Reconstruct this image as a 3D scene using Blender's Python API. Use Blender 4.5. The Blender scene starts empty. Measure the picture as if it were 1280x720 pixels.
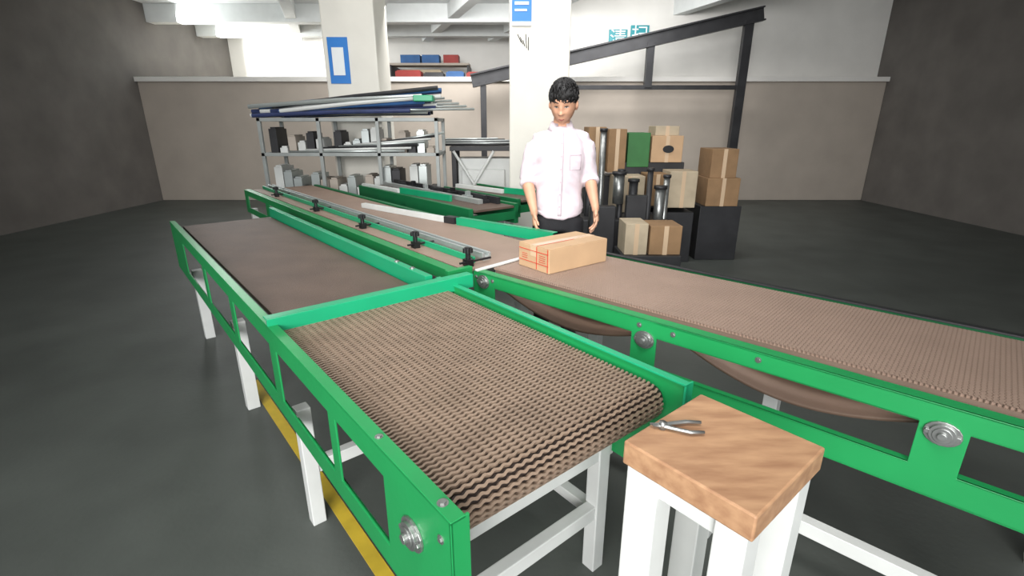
import bpy, bmesh, math, random
from mathutils import Vector, Matrix, noise
from mathutils.bvhtree import BVHTree
random.seed(4)
sc=bpy.context.scene
sc.view_settings.view_transform='Standard'
COL=bpy.context.collection

# ---------------------------------------------------------------- materials
def lin(c):
    return tuple(((x/255)/12.92 if x/255<=.04045 else ((x/255+.055)/1.055)**2.4) for x in c)+(1,)
def mat(name,rgb,rough=.5,metal=0,var=.12,scale=6,bump=0,bscale=40,emit=0):
    m=bpy.data.materials.new(name); m.use_nodes=True
    nt=m.node_tree; b=nt.nodes['Principled BSDF']
    tc=nt.nodes.new('ShaderNodeTexCoord')
    n=nt.nodes.new('ShaderNodeTexNoise'); n.inputs['Scale'].default_value=scale; n.inputs['Detail'].default_value=5
    nt.links.new(tc.outputs['Object'],n.inputs['Vector'])
    r=nt.nodes.new('ShaderNodeValToRGB')
    L=lin(rgb)
    r.color_ramp.elements[0].position=.3; r.color_ramp.elements[1].position=.7
    r.color_ramp.elements[0].color=tuple(x*(1-var) for x in L[:3])+(1,)
    r.color_ramp.elements[1].color=tuple(min(1,x*(1+var)) for x in L[:3])+(1,)
    nt.links.new(n.outputs['Fac'],r.inputs['Fac']); nt.links.new(r.outputs['Color'],b.inputs['Base Color'])
    b.inputs['Roughness'].default_value=rough; b.inputs['Metallic'].default_value=metal
    if bump:
        n2=nt.nodes.new('ShaderNodeTexNoise'); n2.inputs['Scale'].default_value=bscale; n2.inputs['Detail'].default_value=4
        nt.links.new(tc.outputs['Object'],n2.inputs['Vector'])
        bp=nt.nodes.new('ShaderNodeBump'); bp.inputs['Strength'].default_value=bump; bp.inputs['Distance'].default_value=.01
        nt.links.new(n2.outputs['Fac'],bp.inputs['Height']); nt.links.new(bp.outputs['Normal'],b.inputs['Normal'])
    return m
GREEN=mat('green_paint',(28,136,74),.38,var=.10,scale=3,bump=.05)
GREEN2=mat('green_guide_paint',(26,152,106),.35,var=.08,scale=3)
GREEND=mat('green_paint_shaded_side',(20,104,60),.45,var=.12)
BELT=mat('bronze_mesh_belt',(142,122,105),.42,metal=.25,var=.12,scale=9)
BELTU=mat('belt_rods_dark',(44,34,29),.6,metal=.2)
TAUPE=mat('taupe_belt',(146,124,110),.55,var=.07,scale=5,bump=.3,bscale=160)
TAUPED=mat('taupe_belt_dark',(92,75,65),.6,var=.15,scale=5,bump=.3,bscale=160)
TAUPEU=mat('taupe_belt_under',(134,113,99),.6)
SAG=mat('return_belt_brown',(100,80,67),.6)
WHITE=mat('white_painted_steel',(206,208,205),.45,var=.06)
ALU=mat('aluminium_profile',(190,196,194),.32,metal=.6,var=.06)
STEEL=mat('bearing_steel',(150,152,150),.35,metal=.8,var=.15,scale=30)
DSTEEL=mat('dark_steel',(52,52,54),.5,metal=.4,var=.2)
BLACK=mat('black_plastic',(20,20,22),.4,var=.1)
CARD=mat('cardboard',(184,152,118),.75,var=.06,scale=8,bump=.05)
CARD2=mat('cardboard_brown',(142,112,80),.8,var=.12,scale=8)
CARD3=mat('cardboard_pale',(178,163,139),.8,var=.1,scale=8)
TAPE=mat('clear_tape',(200,174,144),.25,var=.03)
RED=mat('red_print',(196,66,46),.6,var=.05)
WALLW=mat('white_plaster',(224,222,217),.8,var=.05,scale=2)
WALLG=mat('grey_beige_plaster',(174,164,153),.8,var=.06,scale=2)
WALLD=mat('grey_side_wall',(100,96,92),.85,var=.15,scale=2)  # darkened grey: dimness at the room's sides is put into the colour
CEIL=mat('ceiling_plaster',(212,215,214),.8,var=.04)
PILLAR=mat('pillar_plaster',(226,223,213),.7,var=.04,scale=3)
FLOOR=mat('concrete_floor',(76,80,76),.55,var=.2,scale=2,bump=.1)
YEL=mat('yellow_floor_paint',(196,168,48),.6,var=.12,scale=12)
BLUE=mat('blue_sign',(34,120,200),.4,var=.04)
TEAL=mat('teal_sign',(20,140,150),.4,var=.04)
SIGNW=mat('sign_white',(232,236,236),.5,var=.02)
NAVY=mat('navy_wrap',(48,58,96),.5,var=.2)
REDB=mat('red_box',(150,50,44),.6)
BLUEB=mat('blue_box',(50,96,150),.6)
GREENB=mat('green_carton',(52,110,58),.6)
SKIN=mat('skin',(200,152,124),.55,var=.06,scale=14)
HAIR=mat('black_hair',(15,13,13),.55,var=.3,scale=60)
SHIRT=mat('white_pink_shirt',(212,199,205),.8,var=.03,scale=20,bump=.2,bscale=22)
SHIRT2=mat('shirt_stitching',(184,168,176),.8,var=.03)
TROUS=mat('black_trousers',(22,22,26),.8,var=.1,bump=.2)
LIP=mat('lips',(160,94,84),.5)
EYEW=mat('eye_white',(200,190,182),.4)
RACKG=mat('rack_grey',(150,154,152),.5,metal=.3)
def wood():
    m=mat('table_wood',(176,124,82),.5,var=.1)
    nt=m.node_tree; b=nt.nodes['Principled BSDF']
    w=nt.nodes.new('ShaderNodeTexNoise'); w.inputs['Scale'].default_value=5; w.inputs['Detail'].default_value=6
    tc=nt.nodes.new('ShaderNodeTexCoord'); mp=nt.nodes.new('ShaderNodeMapping'); mp.inputs['Scale'].default_value=(2,9,9); mp.inputs['Rotation'].default_value=(0,0,.9)
    nt.links.new(tc.outputs['Object'],mp.inputs['Vector']); nt.links.new(mp.outputs['Vector'],w.inputs['Vector'])
    r=nt.nodes.new('ShaderNodeValToRGB'); r.color_ramp.elements[0].position=.3; r.color_ramp.elements[1].position=.7
    r.color_ramp.elements[0].color=lin((146,108,80)); r.color_ramp.elements[1].color=lin((178,140,106))
    nt.links.new(w.outputs['Fac'],r.inputs['Fac']); nt.links.new(r.outputs['Color'],b.inputs['Base Color'])
    return m
WOOD=wood()

# ---------------------------------------------------------------- helpers
def empty(name,loc=(0,0,0)):
    e=bpy.data.objects.new(name,None); e.empty_display_size=.1; e.location=loc; COL.objects.link(e); return e
def mk(name,bm,m,parent=None,smooth=False,bevel=0):
    bmesh.ops.recalc_face_normals(bm,faces=bm.faces)
    me=bpy.data.meshes.new(name); bm.to_mesh(me); bm.free()
    if smooth:
        for p in me.polygons: p.use_smooth=True
    o=bpy.data.objects.new(name,me); COL.objects.link(o)
    for mm in (m if isinstance(m,list) else [m]): me.materials.append(mm)
    if parent:
        o.parent=parent; o.matrix_parent_inverse=Matrix.Translation(-parent.location)
    if bevel:
        md=o.modifiers.new('bev','BEVEL'); md.width=bevel; md.segments=2; md.limit_method='ANGLE'
    return o
class Fr:
    """conveyor line frame: s along the line (away), t across, z up"""
    def __init__(s,O,a):
        n=math.hypot(*a); s.O=O; s.a=(a[0]/n,a[1]/n); s.b=(s.a[1],-s.a[0])
    def __call__(s,S,T,z): return Vector((s.O[0]+S*s.a[0]+T*s.b[0], s.O[1]+S*s.a[1]+T*s.b[1], z))
F=Fr((0,0),(-.638,.770))
W=lambda x,y,z: Vector((x,y,z))
P0=F(1.87,1.31,0)
G=Fr((P0.x,P0.y),(F.a[0]-.12*F.b[0],F.a[1]-.12*F.b[1]))
def addbox(bm,Fm,s0,s1,t0,t1,z0,z1):
    v=[bm.verts.new(Fm(s,t,z)) for s in (s0,s1) for t in (t0,t1) for z in (z0,z1)]
    for f in ((0,1,3,2),(4,6,7,5),(0,4,5,1),(2,3,7,6),(0,2,6,4),(1,5,7,3)): bm.faces.new([v[i] for i in f])
def box(name,Fm,s0,s1,t0,t1,z0,z1,m,parent=None,bevel=.002):
    bm=bmesh.new(); addbox(bm,Fm,s0,s1,t0,t1,z0,z1); return mk(name,bm,m,parent,bevel=bevel)
def boxes(name,Fm,L,m,parent=None,bevel=.002):
    bm=bmesh.new()
    for l in L: addbox(bm,Fm,*l)
    return mk(name,bm,m,parent,bevel=bevel)
def obox(name,Fm,p,q,w,z0,z1,m,parent=None,bevel=.002):
    A=Fm(p[0],p[1],0);B=Fm(q[0],q[1],0);d=(B-A);L=d.length;f2=Fr((A.x,A.y),(d.x,d.y))
    return box(name,f2,0,L,-w/2,w/2,z0,z1,m,parent,bevel)
def tube(bm,pts,rad,n=12,sx=1,sy=1,cap=True,up=None):
    pts=[Vector(p) for p in pts]; rings=[]
    for i,p in enumerate(pts):
        d=(pts[min(i+1,len(pts)-1)]-pts[max(i-1,0)]).normalized()
        u=Vector(up) if up else (Vector((0,0,1)) if abs(d.z)<.8 else Vector((0,1,0)))
        x=d.cross(u).normalized(); y=x.cross(d).normalized()
        r=rad[i] if isinstance(rad,(list,tuple)) else rad
        rings.append([bm.verts.new(p+x*(r*sx*math.cos(2*math.pi*k/n))+y*(r*sy*math.sin(2*math.pi*k/n))) for k in range(n)])
    for i in range(len(rings)-1):
        for k in range(n): bm.faces.new((rings[i][k],rings[i][(k+1)%n],rings[i+1][(k+1)%n],rings[i+1][k]))
    if cap: bm.faces.new(rings[0]); bm.faces.new(rings[-1])
def rod(name,p,q,r,m,parent=None,n=16,smooth=True):
    bm=bmesh.new(); tube(bm,[p,q],r,n); o=mk(name,bm,m,parent,smooth=False); 
    if smooth:
        for pl in o.data.polygons: pl.use_smooth=len(pl.vertices)==4
    return o
def panel(name,Fm,t,th,s0,s1,z0,z1,cuts,m,parent):
    S=sorted({s0,s1}|{c[0] for c in cuts}|{c[1] for c in cuts}); Z=sorted({z0,z1}|{c[2] for c in cuts}|{c[3] for c in cuts})
    bm=bmesh.new(); V={}
    def gv(i,j,k):
        if (i,j,k) not in V: V[i,j,k]=bm.verts.new(Fm(S[i],t+k*th,Z[j]))
        return V[i,j,k]
    def solid(i,j):
        if i<0 or j<0 or i>=len(S)-1 or j>=len(Z)-1: return False
        sm=(S[i]+S[i+1])/2; zm=(Z[j]+Z[j+1])/2
        return not any(c[0]<sm<c[1] and c[2]<zm<c[3] for c in cuts)
    for i in range(len(S)-1):
        for j in range(len(Z)-1):
            if not solid(i,j): continue
            for k in (0,1): bm.faces.new((gv(i,j,k),gv(i+1,j,k),gv(i+1,j+1,k),gv(i,j+1,k)))
            if not solid(i-1,j): bm.faces.new((gv(i,j,0),gv(i,j,1),gv(i,j+1,1),gv(i,j+1,0)))
            if not solid(i+1,j): bm.faces.new((gv(i+1,j,0),gv(i+1,j,1),gv(i+1,j+1,1),gv(i+1,j+1,0)))
            if not solid(i,j-1): bm.faces.new((gv(i,j,0),gv(i,j,1),gv(i+1,j,1),gv(i+1,j,0)))
            if not solid(i,j+1): bm.faces.new((gv(i,j+1,0),gv(i,j+1,1),gv(i+1,j+1,1),gv(i+1,j+1,0)))
    return mk(name,bm,m,parent,bevel=.0015)
def mesh_belt(name,Fm,sfar,sfront,t0,t1,ztop,R,m,parent,pitch=.021,per=.036,amp=.0055,wd=.0065,ht=.012,ret=.5):
    """zig-zag flat strip belt wrapping round an end roller at sfront"""
    bm=bmesh.new(); zc=ztop-R; sc_=sfront+R
    Lt=sfar-sc_; arc=math.pi*R; tot=Lt+arc+ret
    def path(d):
        if d<Lt: return (sfar-d,ztop),(0,1)
        if d<Lt+arc:
            a=(d-Lt)/R; return (sc_-R*math.sin(a),zc+R*math.cos(a)),(-math.sin(a),math.cos(a))
        return (sc_+(d-Lt-arc),zc-R),(0,-1)
    offs=[(0,-1),(.32,1),(.5,1),(.82,-1)]
    rows=int(tot/pitch); npd=int((t1-t0)/per)
    for r in range(rows):
        d0=r*pitch+.01; prev=None
        for k in range(npd*4+1):
            q,(o,sg)=k//4,offs[k%4]
            t=t0+(q+o)*per; d=d0+sg*amp
            ring=[]
            for dd,hh in ((-wd/2,0),(wd/2,0),(wd/2,-ht),(-wd/2,-ht)):
                (s,z),(ns,nz)=path(max(0,d+dd)); ring.append(bm.verts.new(Fm(s+ns*hh,t,z+nz*hh)))
            if prev:
                for i in range(4): bm.faces.new((prev[i],prev[(i+1)%4],ring[(i+1)%4],ring[i]))
            prev=ring
    return mk(name,bm,m,parent)
def bearing(name,Fm,s,t,z,r,parent):
    e=parent
    bm=bmesh.new()
    def cyl(r0,ta,tb,nn=24,sx=1,sz=1,rim=None):
        a=[bm.verts.new(Fm(s+r0*sx*math.cos(2*math.pi*k/nn),ta,z+r0*sz*math.sin(2*math.pi*k/nn))) for k in range(nn)]
        b=[bm.verts.new(Fm(s+r0*sx*math.cos(2*math.pi*k/nn),tb,z+r0*sz*math.sin(2*math.pi*k/nn))) for k in range(nn)]
        bm.faces.new(a);bm.faces.new(b)
        for k in range(nn): bm.faces.new((a[k],a[(k+1)%nn],b[(k+1)%nn],b[k]))
    cyl(r*1.4,t,t-.006,16,1,.85); cyl(r,t,t-.014); cyl(r*.72,t-.014,t-.018); cyl(r*.35,t-.014,t-.026)
    for dx,dz in ((1.1,0),(-1.1,0)):
        s2=s+dx*r; z2=z+dz*r
        a=[bm.verts.new(Fm(s2+.007*math.cos(math.pi/3*k),t-.006,z2+.007*math.sin(math.pi/3*k))) for k in range(6)]
        b=[bm.verts.new(Fm(s2+.007*math.cos(math.pi/3*k),t-.013,z2+.007*math.sin(math.pi/3*k))) for k in range(6)]
        bm.faces.new(a);bm.faces.new(b)
        for k in range(6): bm.faces.new((a[k],a[(k+1)%6],b[(k+1)%6],b[k]))
    return mk(name,bm,STEEL,e,bevel=.001)
def bolt(name,Fm,s,t,z,r,parent,axis='z',m=STEEL):
    bm=bmesh.new()
    if axis=='z': tube(bm,[Fm(s,t,z),Fm(s,t,z+r*.8)],r,6); tube(bm,[Fm(s,t,z-.001),Fm(s,t,z+.002)],r*1.6,16)
    else: tube(bm,[Fm(s,t,z),Fm(s,t-r*.8,z)],r,6); tube(bm,[Fm(s,t,z),Fm(s,t-.002,z)],r*1.6,16)
    return mk(name,bm,m,parent)

# ---------------------------------------------------------------- room
box('floor',W,-7,7,-4,14,-.1,0,FLOOR,bevel=0)
box('ceiling',W,-7,7,-4,14,3.62,3.75,CEIL,bevel=0)
wb=boxes('wall_back',W,[(-7,7,10,10.25,0,2.2)],WALLG,bevel=.01)
box('trim_1',W,-7,7,9.93,10.3,2.2,2.28,WALLW)
box('wall_back_upper',W,-7,1.0,13.5,13.7,0,3.62,WALLW,bevel=0)
box('wall_back_bay',W,1.0,7,10.3,10.5,2.28,3.62,WALLW,bevel=0)
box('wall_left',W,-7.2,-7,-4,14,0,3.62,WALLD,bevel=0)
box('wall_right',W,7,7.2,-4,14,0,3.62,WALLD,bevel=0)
box('mezzanine_slab',W,-7,1.0,10.3,13.5,2.1,2.2,WALLG,bevel=0)
cb=empty('ceiling_beams')
for i,y in enumerate((10.6,12.2)): box('beam_%d'%(i+1),W,-7,7,y,y+.25,3.3,3.62,CEIL,cb,.01)
for i,x in enumerate((-4,-2.4,-.9,.7,3.2)):
    obox('rib_%d'%(i+1),W,(x-1.2,13.4),(x+.9,7.4),.2,3.36,3.62,CEIL,cb,.01)
def pillar(name,x0,x1,y0,y1):
    e=empty(name); box('shaft',W,x0,x1,y0,y1,0,3.62,PILLAR,e,.015); box('plinth',W,x0-.03,x1+.03,y0-.03,y1+.03,0,.15,PILLAR,e,.01); return e
p1=pillar('concrete_pillar',-.03,.64,6.0,6.7)
p2=pillar('concrete_pillar.001',-2.42,-1.74,7.0,7.7)
s1=empty('blue_wall_sign')
box('board',W,.0,.21,5.985,5.999,2.5,2.78,BLUE,s1); box('glyph_bar',W,.03,.18,5.978,5.986,2.66,2.69,SIGNW,s1,0); box('glyph_bar_2',W,.03,.16,5.978,5.986,2.6,2.62,SIGNW,s1,0); box('white_strip',W,.0,.21,5.98,5.998,2.46,2.5,SIGNW,s1,0)
dm=empty('wall_scribble')
for i in range(5):
    rod('stroke_%d'%i,(.06+.03*i,5.996,2.38-.03*(i%3)),(.1+.02*i,5.996,2.30-.02*i),.004,BLACK,dm,6)
s2=empty('blue_wall_sign.001'); box('board',W,-2.36,-2.10,6.985,6.999,1.95,2.5,BLUE,s2); box('text_strip',W,-2.31,-2.16,6.978,6.986,2.05,2.38,SIGNW,s2,0)

# inclined steel beam on the right bay
ib=empty('inclined_steel_beam')
A=Vector((-.7,9.3,2.16));B=Vector((4.2,9.3,3.2)); d=(B-A).normalized(); up=Vector((-d.z,0,d.x))
bm=bmesh.new()
for (lo,hi,yy) in ((-.11,-.085,.08),(.085,.11,.08),(-.085,.085,.02)):
    v=[bm.verts.new(P+up*h+Vector((0,y,0))) for P in (A,B) for h in (lo,hi) for y in (-yy,yy)]
    for f in ((0,1,3,2),(4,6,7,5),(0,4,5,1),(2,3,7,6),(0,2,6,4),(1,5,7,3)): bm.faces.new([v[i] for i in f])
mk('i_section',bm,DSTEEL,ib)
box('hanger_1',W,2.30,2.42,9.25,9.37,2.05,2.78,DSTEEL,ib); box('hanger_2',W,-.55,-.45,9.25,9.35,0,2.15,DSTEEL,ib); box('hanger_3',W,3.9,4.05,9.25,9.35,0,3.1,DSTEEL,ib)
box('lower_rail',W,.9,4.0,9.27,9.35,2.02,2.09,DSTEEL,ib)
for i,(ch,x,z) in enumerate((('\u6e05',1.98,2.95),('\u626b',2.38,3.02))):
    e=empty('teal_character_sign' if i==0 else 'teal_character_sign.001')
    box('board',W,x-.17,x+.17,10.26,10.29,z-.17,z+.17,TEAL,e)
    cu=bpy.data.curves.new('glyph','FONT'); cu.body=ch; cu.size=.32; cu.extrude=.003; cu.align_x='CENTER'; cu.align_y='CENTER'
    o=bpy.data.objects.new('glyph',cu); o.location=(x,10.25,z); o.rotation_euler=(math.pi/2,0,0); cu.materials.append(SIGNW); COL.objects.link(o); o.parent=e
md=empty('mezzanine_storage_boxes')
for i,(x,w,h,y,m) in enumerate(((-2.3,.5,.16,10.6,REDB),(-1.75,.4,.12,10.6,DSTEEL),(-1.3,.35,.14,10.6,BLUEB),(-.9,.3,.13,10.6,REDB),(-.5,.4,.16,10.7,DSTEEL),(-3,.5,.2,10.6,CARD2),(-2.5,.9,.32,12.2,CARD3))):
    boxes('stored_box_%d'%i,W,[(x,x+w,y,y+.3,2.2,2.28+h),(x+.03,x+w-.03,y+.03,y+.27,2.28+h,2.3+h)],m,md)
hr=empty('hanging_shelf')
box('board',W,-2.9,-1.0,12.6,13.1,2.75,2.8,WALLG,hr)
for i,(x,w,m) in enumerate(((-2.6,.45,BLUEB),(-2.1,.4,BLUEB),(-1.6,.35,REDB))): box('binbox_%d'%i,W,x,x+w,12.65,13.0,2.8,2.98,m,hr)
for i,x in enumerate((-2.85,-1.05)): box('bracket_%d'%i,W,x,x+.04,12.6,13.5,2.2,2.76,DSTEEL,hr)
fl=empty('yellow_floor_line'); box('stripe',F,.3,3.0,.465,.515,0,.003,YEL,fl,0)

# ---------------------------------------------------------------- near conveyor
cA=empty('mesh_belt_conveyor')
mesh_belt('zigzag_belt',F,1.74,.645,.395,1.085,.775,.055,BELT,cA,pitch=.0150,per=.025,amp=.0019,wd=.0068,ht=.008)
bm=bmesh.new(); prof=[(1.74,.766)]
for k in range(13):
    a=math.pi*k/12; prof.append((.70-.047*math.sin(a),.72+.046*math.cos(a)))
prof.append((1.3,.674))
vv=[[bm.verts.new(F(s,t,z)) for t in (.40,1.075)] for s,z in prof]
for i in range(len(vv)-1): bm.faces.new((vv[i][0],vv[i][1],vv[i+1][1],vv[i+1][0]))
mk('belt_cross_rods',bm,BELTU,cA,smooth=True)
rod('end_roller',F(.70,.37,.72),F(.70,1.095,.72),.036,DSTEEL,cA,24)
PT=.352
panel('left_side_plate',F,PT,.006,.59,4.2,.47,.80,[(.86,1.14,.54,.73),(1.19,1.66,.54,.73),(1.74,2.3,.54,.73),(2.38,2.95,.54,.73),(3.03,3.7,.54,.73)],GREEN,cA)
boxes('left_plate_flanges',F,[(.59,4.2,PT,PT+.032,.795,.801),(.59,.596,PT,PT+.04,.44,.80),(.59,4.2,PT,PT+.035,.47,.476)],GREEN,cA,.001)
panel('right_side_plate',F,1.10,.006,.60,1.86,.46,.795,[(.86,1.2,.53,.73),(1.28,1.7,.53,.73)],GREEN,cA)
boxes('right_plate_flanges',F,[(.60,1.86,1.094,1.118,.79,.796),(.60,.606,1.094,1.13,.46,.795)],GREEN2,cA,.001)
bearing('end_bearing',F,.735,PT,.67,.030,cA)
bolt('bolt_1',F,.64,PT+.016,.80,.007,cA); bolt('bolt_2',F,.90,PT+.016,.80,.006,cA); bolt('bolt_3',F,.625,PT,.74,.006,cA,'t'); bolt('bolt_4',F,.625,PT,.60,.006,cA,'t')
LG=[]
for s in (.85,1.66):
    for t in (.40,1.06): LG.append((s-.025,s+.025,t-.02,t+.03,0,.5))
LG+=[(.83,.87,.43,1.06,.22,.27),(1.64,1.68,.43,1.06,.22,.27),(.85,1.66,1.05,1.09,.2,.24),(.83,.87,.37,1.11,.446,.486)]
boxes('white_leg_frame',F,LG,WHITE,cA,.003)
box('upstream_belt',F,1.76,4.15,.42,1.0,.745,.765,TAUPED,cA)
box('upstream_right_rail',F,1.80,4.2,1.01,1.045,.74,.83,GREEN2,cA)
box('upstream_rail_lip',F,1.80,4.2,1.045,1.075,.74,.75,GREEN,cA)
box('cross_guide',F,1.715,1.725,.352,1.20,.765,.825,GREEN2,cA)
box('cross_guide_lip',F,1.725,1.765,.352,1.20,.819,.825,GREEN2,cA)
boxes('upstream_legs',F,[(s-.03,s+.03,t-.03,t+.03,0,.5) for s in (2.7,3.9) for t in (.42,1.0)],WHITE,cA)
for i,s in enumerate((1.95,2.1)): bolt('rail_bolt_%d'%i,F,s,1.03,.83,.008,cA)

# ---------------------------------------------------------------- discharge section
cB=empty('discharge_belt_conveyor')
mesh_belt('fine_mesh_belt',G,-.02,-2.3,.115,.69,.782,.05,TAUPE,cB,pitch=.012,per=.019,amp=.0016,wd=.0104,ht=.01,ret=.3)
box('belt_bed',G,-2.25,-.03,.12,.685,.755,.7792,TAUPEU,cB,0)
cuts=[(-.86,-.14,.60,.725),(-1.7,-.96,.60,.725),(-2.15,-1.8,.60,.725)]
panel('front_side_plate',G,0,.007,-2.35,0,.52,.785,cuts,GREEN,cB)
boxes('front_flanges',G,[(-2.35,0,0,.05,.779,.785),(-2.35,0,0,.05,.52,.526)]+[(c[0],c[1],0,.03,.595,.60) for c in cuts]+[(c[0],c[1],0,.03,.725,.73) for c in cuts],GREEN,cB,.001)
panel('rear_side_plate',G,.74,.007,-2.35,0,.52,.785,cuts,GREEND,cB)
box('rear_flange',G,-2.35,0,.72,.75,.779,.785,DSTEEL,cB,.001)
bearing('bearing_1',G,-.07,0,.745,.028,cB); bearing('bearing_2',G,-.915,0,.71,.028,cB); bearing('bearing_3',G,-1.75,0,.71,.028,cB)
for i,s in enumerate((-.02,-.13,-.89,-1.02,-1.3)): bolt('plate_bolt_%d'%i,G,s,0,.76,.006,cB,'t')
bm=bmesh.new(); N=24
for j,(sa,sb) in enumerate(((-.93,-.05),(-1.78,-.98))):
    r=[]
    for k in range(N+1):
        q=k/N; s=sa+(sb-sa)*q; z=.715-.105*math.sin(math.pi*q)
        r.append([bm.verts.new(G(s,.10,z)),bm.verts.new(G(s,.68,z))])
    for k in range(N): bm.faces.new((r[k][0],r[k][1],r[k+1][1],r[k+1][0]))
o=mk('sagging_return_belt',bm,SAG,cB,smooth=True); o.modifiers.new('s','SOLIDIFY').thickness=.012
boxes('legs',G,[(s-.03,s+.03,t-.03,t+.03,0,.53) for s in (-.25,-1.2,-2.1) for t in (.05,.70)]+[(-2.1,-.25,.03,.07,.2,.25)],WHITE,cB)
box('transfer_strip',G,-.03,-.01,.0,.36,.785,.795,WHITE,cB)

# ---------------------------------------------------------------- upstream through line
cC=empty('sorting_belt_conveyor')
box('brown_belt',F,1.92,5.95,1.30,1.93,.765,.778,TAUPE,cC)
panel('front_side_plate',F,1.215,.007,1.89,5.95,.55,.785,[(1.95+i*.8,2.62+i*.8,.61,.73) for i in range(5)],GREEN,cC)
boxes('front_flange',F,[(1.89,5.95,1.215,1.275,.779,.786),(1.89,1.92,1.18,1.32,.74,.80)],GREEN,cC)
boxes('aluminium_guide_rail',F,[(2.0,5.95,1.46,1.475,.79,.82),(2.0,5.95,1.50,1.515,.79,.82),(2.0,5.95,1.465,1.51,.778,.80)],ALU,cC)
box('green_strip_rail',F,2.0,5.95,1.40,1.415,.778,.81,GREEN2,cC)
obox('white_diverter_rail',F,(4.05,1.72),(3.03,1.90),.045,.778,.815,WHITE,cC)
obox('diverter_end',F,(3.03,1.90),(2.93,1.92),.06,.778,.825,DSTEEL,cC)
obox('green_diverter_guide',F,(2.90,1.90),(2.10,2.06),.012,.765,.83,GREEN2,cC)
obox('green_diverter_lip',F,(2.90,1.92),(2.10,2.08),.05,.824,.83,GREEN2,cC)
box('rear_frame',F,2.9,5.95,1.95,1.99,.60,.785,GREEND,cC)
boxes('legs',F,[(s-.03,s+.03,t-.03,t+.03,0,.6) for s in (2.2,4,5.8) for t in (1.25,1.90)],WHITE,cC)
def knob(i,s,t):
    bm=bmesh.new()
    addbox(bm,F,s-.022,s+.022,t-.018,t+.018,.78,.815)
    tube(bm,[F(s,t,.81),F(s,t,.85)],.013,12)
    for k in range(5):
        a=2*math.pi*k/5; tube(bm,[F(s+.014*math.cos(a),t+.014*math.sin(a),.848),F(s+.014*math.cos(a),t+.014*math.sin(a),.870)],.012,10)
    tube(bm,[F(s,t,.848),F(s,t,.874)],.014,12)
    tube(bm,[F(s,t-.05,.80),F(s,t+.14,.80)],.006,8)
    mk('clamp_knob_%d'%i,bm,BLACK,cC)
for i,(s,t) in enumerate(((1.97,1.35),(2.48,1.34),(3.2,1.34),(4.1,1.34),(5.2,1.34))): knob(i,s,t)
def farconv(name,t0,t1,s0,s1,z,belt):
    e=empty(name)
    box('belt',F,s0,s1,t0+.05,t1-.05,z-.02,z,belt,e)
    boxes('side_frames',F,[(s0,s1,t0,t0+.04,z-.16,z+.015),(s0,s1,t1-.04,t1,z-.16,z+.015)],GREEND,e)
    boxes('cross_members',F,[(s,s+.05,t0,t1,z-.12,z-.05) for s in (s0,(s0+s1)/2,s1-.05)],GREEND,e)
    boxes('legs',F,[(s-.03,s+.03,t-.03,t+.03,0,z-.1) for s in (s0+.2,s1-.4) for t in (t0+.06,t1-.06)],WHITE,e)
    return e
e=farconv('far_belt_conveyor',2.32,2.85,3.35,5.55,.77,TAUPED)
obox('white_rail',F,(5.5,2.36),(4.75,2.42),.05,.77,.81,WHITE,e); obox('green_rail',F,(4.72,2.42),(3.9,2.5),.03,.77,.83,GREEN2,e)
obox('alu_rail',F,(5.5,2.62),(3.6,2.62),.05,.77,.81,ALU,e); obox('alu_rail_2',F,(5.5,2.75),(3.5,2.75),.03,.77,.83,DSTEEL,e)
for i in range(7):
    s=3.6+.26*i; boxes('part_on_belt_%d'%i,F,[(s,s+.1,2.66,2.72,.77,.80+.012*(i%4)),(s+.02,s+.06,2.67,2.71,.80,.84+.01*(i%3))],[DSTEEL,ALU,BLACK][i%3],e)
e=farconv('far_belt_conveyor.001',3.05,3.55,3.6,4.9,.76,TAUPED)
obox('white_rail',F,(4.85,3.2),(4.1,3.28),.05,.76,.80,WHITE,e); obox('green_rail',F,(4.1,3.3),(3.65,3.4),.03,.76,.82,GREEN2,e)

# ---------------------------------------------------------------- carton on the belt
def carton(name,cx,cy,z,w,d,h,ang,m=CARD):
    a=math.radians(ang); f=Fr((cx,cy),(math.cos(a),math.sin(a)))
    e=empty(name)
    bm=bmesh.new(); addbox(bm,f,-w/2,w/2,-d/2,d/2,z,z+h); mk('carton_body',bm,m,e,bevel=.003)
    boxes('top_flaps',f,[(-w/2+.001,w/2-.001,-d/2+.001,-.001,z+h,z+h+.003),(-w/2+.001,w/2-.001,.001,d/2-.001,z+h,z+h+.003)],m,e,.001)
    boxes('packing_tape',f,[(-w/2-.001,w/2+.001,-.022,.022,z+h+.003,z+h+.004),(-w/2-.0015,-w/2,-.022,.022,z+h-.05,z+h+.004),(w/2,w/2+.0015,-.022,.022,z+h-.05,z+h+.004)],TAPE,e,0)
    L=[]; x0=-w/2-.0026;x1=-w/2-.0008
    for t in (.022,d/2-.012): L.append((x0,x1,t,t+.004,z+.006,z+h))
    for q in (.034,h-.026): L.append((x0,x1,-d/2+.004,d/2-.006,z+q,z+q+.003))
    for k in range(4): L.append((x0,x1,.042,.085,z+.046+.010*k,z+.048+.010*k))
    for k in range(3): L.append((x0,x1,-.085,-.045,z+.048+.010*k,z+.050+.010*k))
    L.append((-w/2,w/2*.25,.022,.026,z+h+.004,z+h+.0048))
    boxes('red_print_lines',f,L,RED,e,0)
    return e
carton('cardboard_box',.258,2.425,.783,.392,.225,.116,37.8)

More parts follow.
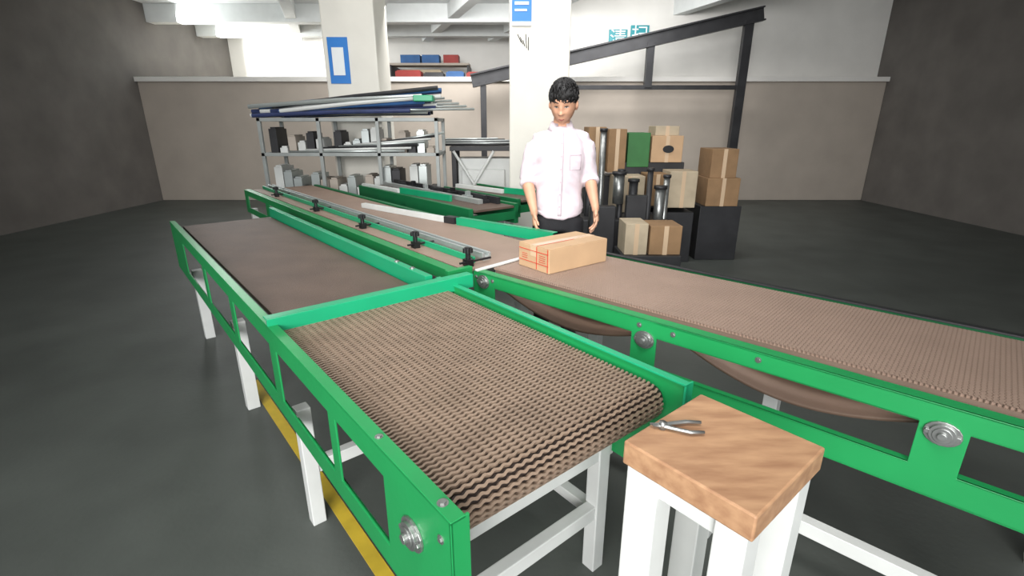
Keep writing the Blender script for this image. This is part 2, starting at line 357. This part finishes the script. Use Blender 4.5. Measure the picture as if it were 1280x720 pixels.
# ---------------------------------------------------------------- wooden stand bottom right
wt=empty('wooden_work_stand')
box('wooden_top',F,.25,.525,.735,1.03,.775,.83,WOOD,wt,.004)
boxes('steel_legs',F,[(.44,.515,.74,.80,0,.775),(.26,.32,.74,.80,0,.775),(.45,.515,.96,1.02,0,.775),(.26,.32,.96,1.02,0,.775),(.29,.49,.75,.77,.25,.29),(.29,.49,.75,.78,.73,.775)],WHITE,wt,.003)
tl=empty('pliers')
bm=bmesh.new()
for sg in (-1,1):
    tube(bm,[F(.515+.004*sg,.815,.839),F(.498,.830,.839),F(.483+.008*sg,.845+.006*sg,.839),F(.46+.014*sg,.868+.014*sg,.839),F(.44+.012*sg,.89+.014*sg,.839)],[.003,.007,.005,.005,.004],10,1,.8)
tube(bm,[F(.498,.83,.832),F(.498,.83,.848)],.008,12)
mk('pliers_metal',bm,STEEL,tl,smooth=True)

# ---------------------------------------------------------------- rack with profiles, left
rk=empty('steel_storage_rack')
L=[]
for x in (-3.0,-2.3,-1.6,-.9):
    for y in (6.2,6.8): L.append((x-.02,x+.02,y-.02,y+.02,0,1.52))
for z in (1.50,1.10,.55): L+= [(-3.02,-.88,6.18,6.22,z-.02,z+.02),(-3.02,-.88,6.78,6.82,z-.02,z+.02)]+[(x-.015,x+.015,6.2,6.8,z-.02,z+.02) for x in (-3,-2.3,-1.6,-.9)]
boxes('rack_frame',W,L,RACKG,rk,.002)
boxes('rack_shelf_boards',W,[(-3,-.9,6.2,6.8,1.08,1.10),(-3,-.9,6.2,6.8,.53,.55)],mat('shelf_board',(120,118,112),.7),rk)
for i in range(34):
    x0=-3.0+random.uniform(-.2,.3); x1=-.95+random.uniform(-.3,.12); y=6.23+.05*(i%12); lay=i//12
    z0=1.545+.05*lay; z1=1.56+.10*lay+random.uniform(0,.10)
    m=[NAVY,WHITE,NAVY,ALU,DSTEEL,WHITE,BLUEB][i%7]
    bm=bmesh.new(); tube(bm,[(x0,y,z0),((x0+x1)/2,y,(z0+z1)/2+.01),(x1,y,z1)],.024,8); mk('profile_%d'%i,bm,m,rk)
for i in range(6):
    rod('long_bar_%d'%i,(-2.4,6.3+.08*i,1.60+.02*i),(-.45-.1*i,6.3+.1*i,1.62+.035*i),.014,ALU,rk,8)
box('teal_end_cap',W,-1.15,-.92,6.15,6.35,1.70,1.77,GREEN2,rk,.01)
for i in range(18):
    x=-2.95+.112*i; h=random.uniform(.06,.30); m=random.choice([WHITE,WHITE,ALU,DSTEEL,WALLG])
    boxes('item_%d'%i,W,[(x,x+.09,6.3,6.6,1.10,1.10+h),(x+.015,x+.075,6.32,6.58,1.10+h,1.12+h)],m,rk)
    h=random.uniform(.1,.42)
    boxes('lower_item_%d'%i,W,[(x,x+.10,6.3,6.65,.55,.55+h),(x+.015,x+.085,6.32,6.58,.55+h,.57+h)],random.choice([WHITE,ALU,DSTEEL,WALLG]),rk)
for i in range(7): rod('shelf_bar_%d'%i,(-2.7+.2*i,6.23+.008*i,1.13+.02*i),(-1.3+.08*i,6.23+.008*i,1.14+.035*i),.014,[ALU,WHITE,DSTEEL][i%3],rk,8)
bk=empty('dark_workbench')
box('bench_top',W,-.85,.25,7.0,7.6,1.10,1.16,DSTEEL,bk,.005)
boxes('bench_legs',W,[(x-.03,x+.03,y-.03,y+.03,0,1.1) for x in (-.8,.2) for y in (7.05,7.55)],DSTEEL,bk)
for i,(a,b) in enumerate((((-.8,7.0,.2),(-.25,7.0,1.1)),((-.8,7.0,1.1),(-.25,7.0,.2)))): rod('brace_%d'%i,a,b,.02,WHITE,bk,8)
boxes('wrapped_sheets',W,[(-.75,.15,7.1,7.5,.5,1.0),(-.7,-.1,7.03,7.09,.45,.85)],WHITE,bk,.01)
for i in range(6): rod('bench_bar_%d'%i,(-.95,7.05+.08*i,1.18+.012*i),(.3-.1*i,7.05+.08*i,1.19+.012*i),.015,[DSTEEL,ALU][i%2],bk,8)

# ---------------------------------------------------------------- goods on right
def goods(name,L):
    e=empty(name)
    for i,(x0,x1,y0,y1,z0,z1,m) in enumerate(L):
        boxes('box_%d'%i,W,[(x0,x1,y0,y1,z0,z1)],m,e,.006)
        if m in (CARD,CARD2,CARD3): box('tape_%d'%i,W,(x0+x1)/2-.02,(x0+x1)/2+.02,y0-.002,y0,z0,z1,TAPE,e,0)
    return e
g1=goods('stacked_cartons',[(.83,1.02,5.6,6.0,.9,1.42,CARD2),(1.03,1.22,5.5,5.9,.95,1.40,CARD2),(1.26,1.50,5.6,6.0,1.0,1.36,GREENB),(1.52,1.86,5.6,6.0,1.05,1.33,CARD),
 (1.08,1.40,5.3,5.6,.55,.93,CARD3),(1.42,1.65,5.3,5.6,.62,.95,CARD2),(1.66,1.95,5.3,5.6,.60,.98,CARD3),(.8,1.95,5.62,6.0,.0,.9,DSTEEL),(1.0,1.95,5.3,5.6,0,.55,DSTEEL),(1.2,1.9,5.62,5.98,.9,1.05,DSTEEL),(1.56,1.82,5.65,5.95,1.33,1.43,CARD3)])
bm=bmesh.new(); tube(bm,[(1.70,5.597,1.19),(1.70,5.59,1.19)],.05,20,1.2,.8); mk('printed_logo',bm,BLACK,g1)
goods('stacked_cartons.001',[(2.05,2.5,5.4,5.9,0,.6,DSTEEL),(2.1,2.45,5.4,5.8,.6,.9,CARD2),(2.12,2.4,5.42,5.8,.9,1.2,CARD2)])
goods('floor_cartons',[(1.0,1.2,4.3,4.6,.34,.62,CARD3),(1.22,1.5,4.3,4.6,.34,.60,CARD2),(.98,1.5,4.25,4.65,0,.34,DSTEEL)])
mc=empty('roller_post_machine')
for i,(x,y,z0,z1,r) in enumerate(((.90,5.1,0,1.38,.03),(1.08,5.0,0,1.0,.03),(1.05,4.95,.7,.98,.055),(1.34,4.9,0,1.02,.028),(1.45,4.9,.4,.85,.05),(.78,5.1,0,1.2,.04),(1.52,4.95,0,.95,.03),(1.22,5.05,.5,.90,.045))):
    rod('post_%d'%i,(x,y,z0),(x,y,z1),r,[STEEL,DSTEEL][i%2],mc)
    rod('post_cap_%d'%i,(x,y,z1),(x,y,z1+.03),r*1.3,DSTEEL,mc)
boxes('machine_body',W,[(.7,1.55,4.85,5.25,0,.55),(.75,1.0,4.75,4.85,.2,.7),(1.1,1.3,4.77,4.85,.3,.8)],DSTEEL,mc,.01)

# ---------------------------------------------------------------- man
MX,MY=.305,3.27
man=empty('man',(MX,MY,0))
def remesh(o,v,smooth=3):
    md=o.modifiers.new('r','REMESH'); md.mode='VOXEL'; md.voxel_size=v; md.use_smooth_shade=True
    if smooth:
        m2=o.modifiers.new('s','SMOOTH'); m2.iterations=smooth; m2.factor=.5
    dg=bpy.context.evaluated_depsgraph_get(); me=bpy.data.meshes.new_from_object(o.evaluated_get(dg))
    o.modifiers.clear(); o.data=me
    for p in me.polygons: p.use_smooth=True
    return o
def rings(bm,L,n=28,power=2.3):
    R_=[]
    for cx,cy,z,rx,ry in L:
        r=[]
        for k in range(n):
            a=2*math.pi*k/n; c,s=math.cos(a),math.sin(a)
            r.append(bm.verts.new((cx+rx*math.copysign(abs(c)**(2/power),c),cy+ry*math.copysign(abs(s)**(2/power),s),z)))
        R_.append(r)
    for i in range(len(R_)-1):
        for k in range(n): bm.faces.new((R_[i][k],R_[i][(k+1)%n],R_[i+1][(k+1)%n],R_[i+1][k]))
    bm.faces.new(R_[0]);bm.faces.new(R_[-1])
shR=Vector((MX-.150,MY,1.356)); elR=Vector((MX-.208,MY+.01,1.11)); wrR=Vector((MX-.165,MY-.13,.925))
shL=Vector((MX+.145,MY,1.364)); elL=Vector((MX+.196,MY+.0,1.12)); wrL=Vector((MX+.222,MY-.13,.95))
bm=bmesh.new()
rings(bm,[(MX,MY,.865,.158,.112),(MX,MY,.93,.160,.115),(MX,MY,1.03,.153,.112),(MX,MY,1.13,.156,.114),(MX,MY,1.24,.165,.118),(MX,MY,1.31,.160,.112),(MX,MY,1.36,.135,.100),(MX,MY,1.40,.098,.082),(MX,MY+.005,1.432,.066,.062)],power=2.1)
for a,b,w in ((shR,elR,wrR),(shL,elL,wrL)):
    sg=1 if a.x>MX else -1
    mid=a.lerp(b,.5); f1=b.lerp(w,.14)
    tube(bm,[(MX+sg*.05,MY,1.395),(MX+sg*.10,MY,1.378),a,a+Vector((sg*.016,0,-.035)),a.lerp(b,.32)+Vector((sg*.006,0,0)),mid,b.lerp(a,.15),b,f1],[.034,.040,.043,.050,.056,.055,.053,.053,.052],20)
    tube(bm,[b.lerp(w,.06),b.lerp(w,.20)],[.056,.055],18)
o=mk('shirt',bm,SHIRT,man); remesh(o,.007,14)
for v in o.data.vertices:
    p=v.co.copy(); n=v.normal.copy()
    f=noise.noise(Vector((p.x*14,p.y*14,p.z*6)))*.009
    side=1 if p.x>MX else -1
    q=(p.x-MX)*side*10+p.z*13
    f+=.007*noise.noise(Vector((q*1.6,p.x*5,p.z*4)))+.005*noise.noise(Vector((p.x*26,p.y*10,p.z*5)))*max(0,1-(p.z-.87)/.3)
    v.co=p+n*f
    wgt=min(1,max(0,(.96-p.z)/.10)); x=(p.x-MX)/.16
    if abs(x)<1.15: v.co.z+=.035*min(1,x*x)*wgt
bv=BVHTree.FromPolygons([v.co.copy() for v in o.data.vertices],[tuple(p.vertices) for p in o.data.polygons])
def front(x,z,off=.002):
    h=bv.ray_cast(Vector((x,MY-1,z)),Vector((0,1,0)))
    return Vector((x,(h[0].y if h[0] else MY-.11)-off,z))
def ribbon(name,pts,w,m,horizontal=False):
    bm=bmesh.new(); r=[]
    for x,z in pts:
        a,b=((x-w,z),(x+w,z)) if not horizontal else ((x,z-w),(x,z+w))
        r.append((bm.verts.new(front(*a)),bm.verts.new(front(*b))))
    for i in range(len(r)-1): bm.faces.new((r[i][0],r[i][1],r[i+1][1],r[i+1][0]))
    oo=mk(name,bm,m,man,smooth=True); oo.modifiers.new('s','SOLIDIFY').thickness=.002
ribbon('placket',[(MX-.004,.89+.02*i) for i in range(27)],.011,SHIRT)
ribbon('placket_seam',[(MX+.009,.89+.02*i) for i in range(27)],.0010,SHIRT2)
for i in range(6):
    p=front(MX-.004,.95+.078*i,.005); rod('button_%d'%i,p,p+Vector((0,-.003,0)),.0045,SHIRT2,man,10)
px0,px1,pz0,pz1=MX+.05,MX+.12,1.18,1.27
ribbon('pocket_top',[(px0+(px1-px0)*k/5,pz1) for k in range(6)],.0015,SHIRT2,True)
ribbon('pocket_bottom',[(px0+(px1-px0)*k/5,pz0) for k in range(6)],.0010,SHIRT2,True)
ribbon('pocket_side_1',[(px0,pz0+(pz1-pz0)*k/5) for k in range(6)],.0010,SHIRT2)
ribbon('pocket_side_2',[(px1,pz0+(pz1-pz0)*k/5) for k in range(6)],.0010,SHIRT2)
bm=bmesh.new(); n=24; r1=[];r2=[];r3=[]
for k in range(n+1):
    a=math.radians(-90+24)+math.radians(312)*k/n
    c,s=math.cos(a),math.sin(a); fr=max(0,-s)
    r1.append(bm.verts.new((MX+.064*c,MY+.005+.062*s,1.412-.008*fr)))
    r2.append(bm.verts.new((MX+.060*c,MY+.010+.058*s,1.468-.018*fr)))
    r3.append(bm.verts.new((MX+.084*c,MY+.003+.084*s,1.418-.040*fr**3)))
for k in range(n):
    bm.faces.new((r1[k],r1[k+1],r2[k+1],r2[k])); bm.faces.new((r2[k],r2[k+1],r3[k+1],r3[k]))
oo=mk('collar',bm,SHIRT,man,smooth=True); oo.modifiers.new('s','SOLIDIFY').thickness=.004
bm=bmesh.new()
rings(bm,[(MX,MY+.005,.78,.150,.105),(MX,MY+.005,.86,.148,.103),(MX,MY,.95,.135,.092),(MX,MY,1.0,.125,.085)])
for sg in (-1,1):
    x=MX+sg*.08
    tube(bm,[(x,MY,.86),(x+sg*.005,MY-.005,.72),(x+sg*.012,MY-.01,.48),(x+sg*.015,MY+.005,.30),(x+sg*.018,MY+.01,.06)],[.088,.088,.066,.060,.056],18)
o=mk('trousers',bm,TROUS,man); remesh(o,.010,4)
for sg in (-1,1):
    x=MX+sg*.098; bm=bmesh.new()
    tube(bm,[(x,MY+.09,.045),(x,MY+.05,.055),(x,MY-.02,.06),(x,MY-.10,.042),(x,MY-.165,.036),(x,MY-.18,.03)],[.03,.042,.046,.042,.036,.02],16,1,.85)
    tube(bm,[(x,MY+.02,.05),(x,MY+.01,.10)],[.045,.042],16)
    addbox(bm,W,x-.042,x+.042,MY-.17,MY+.10,0,.02)
    o=mk('shoe_%s'%('left' if sg>0 else 'right'),bm,BLACK,man); remesh(o,.006,3)
def arm(side,el,wr,sg):
    bm=bmesh.new()
    d=(wr-el).normalized()
    down=(d*.62+Vector((0,-.05,-.75))).normalized()
    side_v=Vector((0,-1,0)); side_v=(side_v-down*side_v.dot(down)).normalized()
    palmn=down.cross(side_v).normalized()*1.0
    if palmn.x*sg>0: palmn=-palmn
    tube(bm,[el-d*.02,el.lerp(wr,.25),el.lerp(wr,.6),el.lerp(wr,.88),wr,wr+down*.022,wr+down*.035],[.040,.043,.036,.029,.027,.024,.015],18,1,.9,up=palmn)
    c0=wr-down*.012; c1=wr+down*.055; c2=wr+down*.092
    tube(bm,[c0,wr+down*.012,wr+down*.032,c1,c2],[.026,.029,.034,.039,.037],18,1,.46,up=palmn)
    for k in range(4):
        q=(1.5-k)*.0205; L=(.070,.078,.072,.056)[k]
        b=wr+down*(.085-.004*abs(1-k))+side_v*q
        j1=b+down*L*.45+palmn*.008; j2=j1+down*L*.30+palmn*.016; j3=j2+down*L*.2+palmn*.018
        tube(bm,[b-down*.012,b,j1,j2,j3,j3+(j3-j2)*.15],[.009,.0094,.0088,.0080,.0070,.0035],10)
    tb=wr+down*.028+side_v*.026
    t1=tb+down*.026+side_v*.018+palmn*.006; t2=t1+down*.026+side_v*.006+palmn*.008; t3=t2+down*.020+palmn*.006
    tube(bm,[wr+down*.02+side_v*.012,tb,t1,t2,t3],[.012,.0125,.0105,.009,.005],10)
    o=mk('forearm_hand_'+side,bm,SKIN,man); remesh(o,.0028,4)
arm('right',elR,wrR,-1); arm('left',elL,wrL,1)
HC=Vector((MX+.003,MY-.02,1.562))
RH=Matrix.Rotation(math.radians(-14),4,'Z')@Matrix.Rotation(math.radians(20),4,'X')
HM=Matrix.Translation(HC)@RH@Matrix.Scale(.98,4)
def g(x,s): return math.exp(-(x/s)**2)
def headpt(x,y,z):
    X=x*.078;Y=y*.097;Z=z*.122
    if z<0:
        X*=1-.26*(-z)**1.6
        if y>0: Y*=1-.35*(-z)
    if y<0: Y*=.97-.06*g(z-.1,.3)
    fr=max(0,-y)
    if fr>0:
        if z<.12: pz=g(z+.22,.17)
        else: pz=0
        pz=max(pz, .55*g(z+.0,.18))
        Y-=.020*g(x,.16)*pz*(1 if z>-.22 else g(z+.22,.07))
        Y-=.005*g(x,.3)*g(z+.22,.08)
        for sx in (-1,1):
            Y+=.008*g(x-sx*.40,.20)*g(z-.05,.13)*fr
            Y-=.004*g(x-sx*.5,.22)*g(z+.25,.2)
            Y-=.003*g(x-sx*.38,.25)*g(z-.24,.08)
            Y-=.010*g(x-sx*.12,.08)*g(z+.24,.06)*.6
        Y-=.006*g(x,.28)*(g(z+.50,.06)+g(z+.60,.06))
        Y-=.010*g(x,.32)*g(z+.86,.16)
    return Vector((X,Y,Z))
bm=bmesh.new(); bmesh.ops.create_uvsphere(bm,u_segments=96,v_segments=72,radius=1)
for v in bm.verts: v.co=HM@headpt(*v.co)
tube(bm,[(MX,MY+.012,1.37),(MX,MY+.012,1.44),(MX+.002,MY+.005,1.50),(MX+.003,MY-.0,1.54)],[.056,.052,.050,.05],20)
for sg in (-1,1):
    pts=[HM@Vector((sg*(.076+.008*math.sin(math.pi*k/8)),.012+.012*math.cos(math.pi*k/4),.022-.0080*k)) for k in range(9)]
    tube(bm,pts,[.004,.007,.009,.009,.008,.008,.007,.006,.004],10)
o=mk('head_neck',bm,SKIN,man); remesh(o,.0035,1)
def hp(x,z,off=0):
    y=-math.sqrt(max(0,1-x*x-z*z)); p=headpt(x,y,z); p.y-=off; return HM@p
for sg in (-1,1):
    nm='left' if sg>0 else 'right'
    bm=bmesh.new(); tube(bm,[hp(sg*(.20+.09*k),.27+.03*math.sin(math.pi*k/5),.001) for k in range(6)],[.0014,.0028,.0032,.003,.0022,.001],8); mk('eyebrow_'+nm,bm,HAIR,man,smooth=True)
    bm=bmesh.new(); tube(bm,[hp(sg*(.24+.065*k),.06-.02*math.sin(math.pi*k/5),.0005) for k in range(6)],[.001,.0022,.0028,.0028,.0022,.001],8); mk('eye_'+nm,bm,EYEW,man,smooth=True)
    bm=bmesh.new(); tube(bm,[hp(sg*(.23+.07*k),.080+.02*math.sin(math.pi*k/5),.002) for k in range(6)],[.0010,.0022,.0026,.0026,.0020,.001],8); mk('upper_lash_'+nm,bm,HAIR,man,smooth=True)
    bm=bmesh.new(); bmesh.ops.create_uvsphere(bm,u_segments=12,v_segments=8,radius=.0036)
    c=hp(sg*.40,.05,.001)
    for v in bm.verts: v.co+=c
    mk('iris_'+nm,bm,BLACK,man,smooth=True)
bm=bmesh.new(); tube(bm,[hp(-.24+.06*k,-.545+.012*abs(k-4)/4,.001) for k in range(9)],[.001,.0026,.0036,.004,.0042,.004,.0036,.0026,.001],8); mk('mouth',bm,LIP,man,smooth=True)
bm=bmesh.new(); bmesh.ops.create_uvsphere(bm,u_segments=96,v_segments=64,radius=1)
for v in bm.verts:
    x,y,z=v.co; d=1+.05*noise.noise(Vector((x*3.0,y*3.0,z*3.0)))+.015*noise.noise(Vector((x*18,y*4,z*4)))
    v.co=HM@Vector((x*.088*d,.020+y*.103*d,.046+z*.097*d))
for k in range(320):
    a=random.uniform(0,2*math.pi); e_=random.uniform(-.1,1.45)
    x,y,z=math.cos(a)*math.cos(e_),math.sin(a)*math.cos(e_),math.sin(e_)
    n=Vector((x,y,z)); p=Vector((x*.085,.020+y*.100,.046+z*.095))
    dr=Vector((x*.5+random.uniform(-.25,.25),y*.4-.55,-.35)); dr=(dr-n*dr.dot(n)).normalized()
    tube(bm,[HM@p,HM@(p+dr*.012+n*.0035),HM@(p+dr*.024+n*.002),HM@(p+dr*.032-n*.003)],[.0035,.0042,.003,.0008],6)
mk('hair',bm,HAIR,man,smooth=True)
for o in man.children:      # slight forward lean of the upper body over the belt
    for v in o.data.vertices:
        h=max(0,v.co.z-.92); v.co.y-=.05*h+.12*h*h

# ---------------------------------------------------------------- lights
w=bpy.data.worlds.new('w'); sc.world=w; w.use_nodes=True
w.node_tree.nodes['Background'].inputs[0].default_value=(.88,.94,1,1); w.node_tree.nodes['Background'].inputs[1].default_value=.9
def area(name,loc,target,sx,sy,e,col=(1,1,1),spread=math.pi):
    l=bpy.data.lights.new(name,'AREA'); l.shape='RECTANGLE'; l.size=sx; l.size_y=sy; l.energy=e; l.color=col; l.spread=spread
    o=bpy.data.objects.new(name,l); o.location=loc; o.rotation_euler=(Vector(target)-Vector(loc)).to_track_quat('-Z','Y').to_euler(); COL.objects.link(o); return o
area('front_fill_light',(-.8,-3.2,2.4),(0,4,1.2),4,2,175,(1,.99,.98),math.radians(100))  # unseen fill added behind the camera to light the fronts evenly
area('overhead_fill_near',(-.1,.2,3.5),(.05,1.9,.8),.9,.9,20,(1,.99,.97),math.radians(70))  # added overhead beam, kept narrow so the sides stay dimmer
area('overhead_fill_mid',(0,2.2,3.5),(.1,3.6,.9),1.4,.9,20,(1,1,1),math.radians(90))  # added overhead beam tilted forward onto the man and middle belts
area('overhead_fill_far',(0,5.0,3.55),(0,6.4,0),4,1.2,100,(1,.99,.98))  # added broad panel for the pillar and rack area, no fixture modelled
area('overhead_fill_rear',(0,8.0,3.3),(0,9.6,1.6),5,1.0,215,(1,.99,.98))  # added panel to even out the brightness of the back wall
area('bay_fill_light',(-6.5,11.6,3.0),(2,12.4,2.9),3,.9,170,(.97,1,1))  # added side fill to brighten the bay ceiling, no window in the wall

# ---------------------------------------------------------------- camera
cam=bpy.data.cameras.new('camera'); cam.sensor_width=36; cam.lens=36*620/1280; cam.clip_start=.02
co=bpy.data.objects.new('camera',cam); co.location=(0,0,1.45); co.rotation_euler=(math.pi/2-math.atan(205/620),0,0); COL.objects.link(co); sc.camera=co
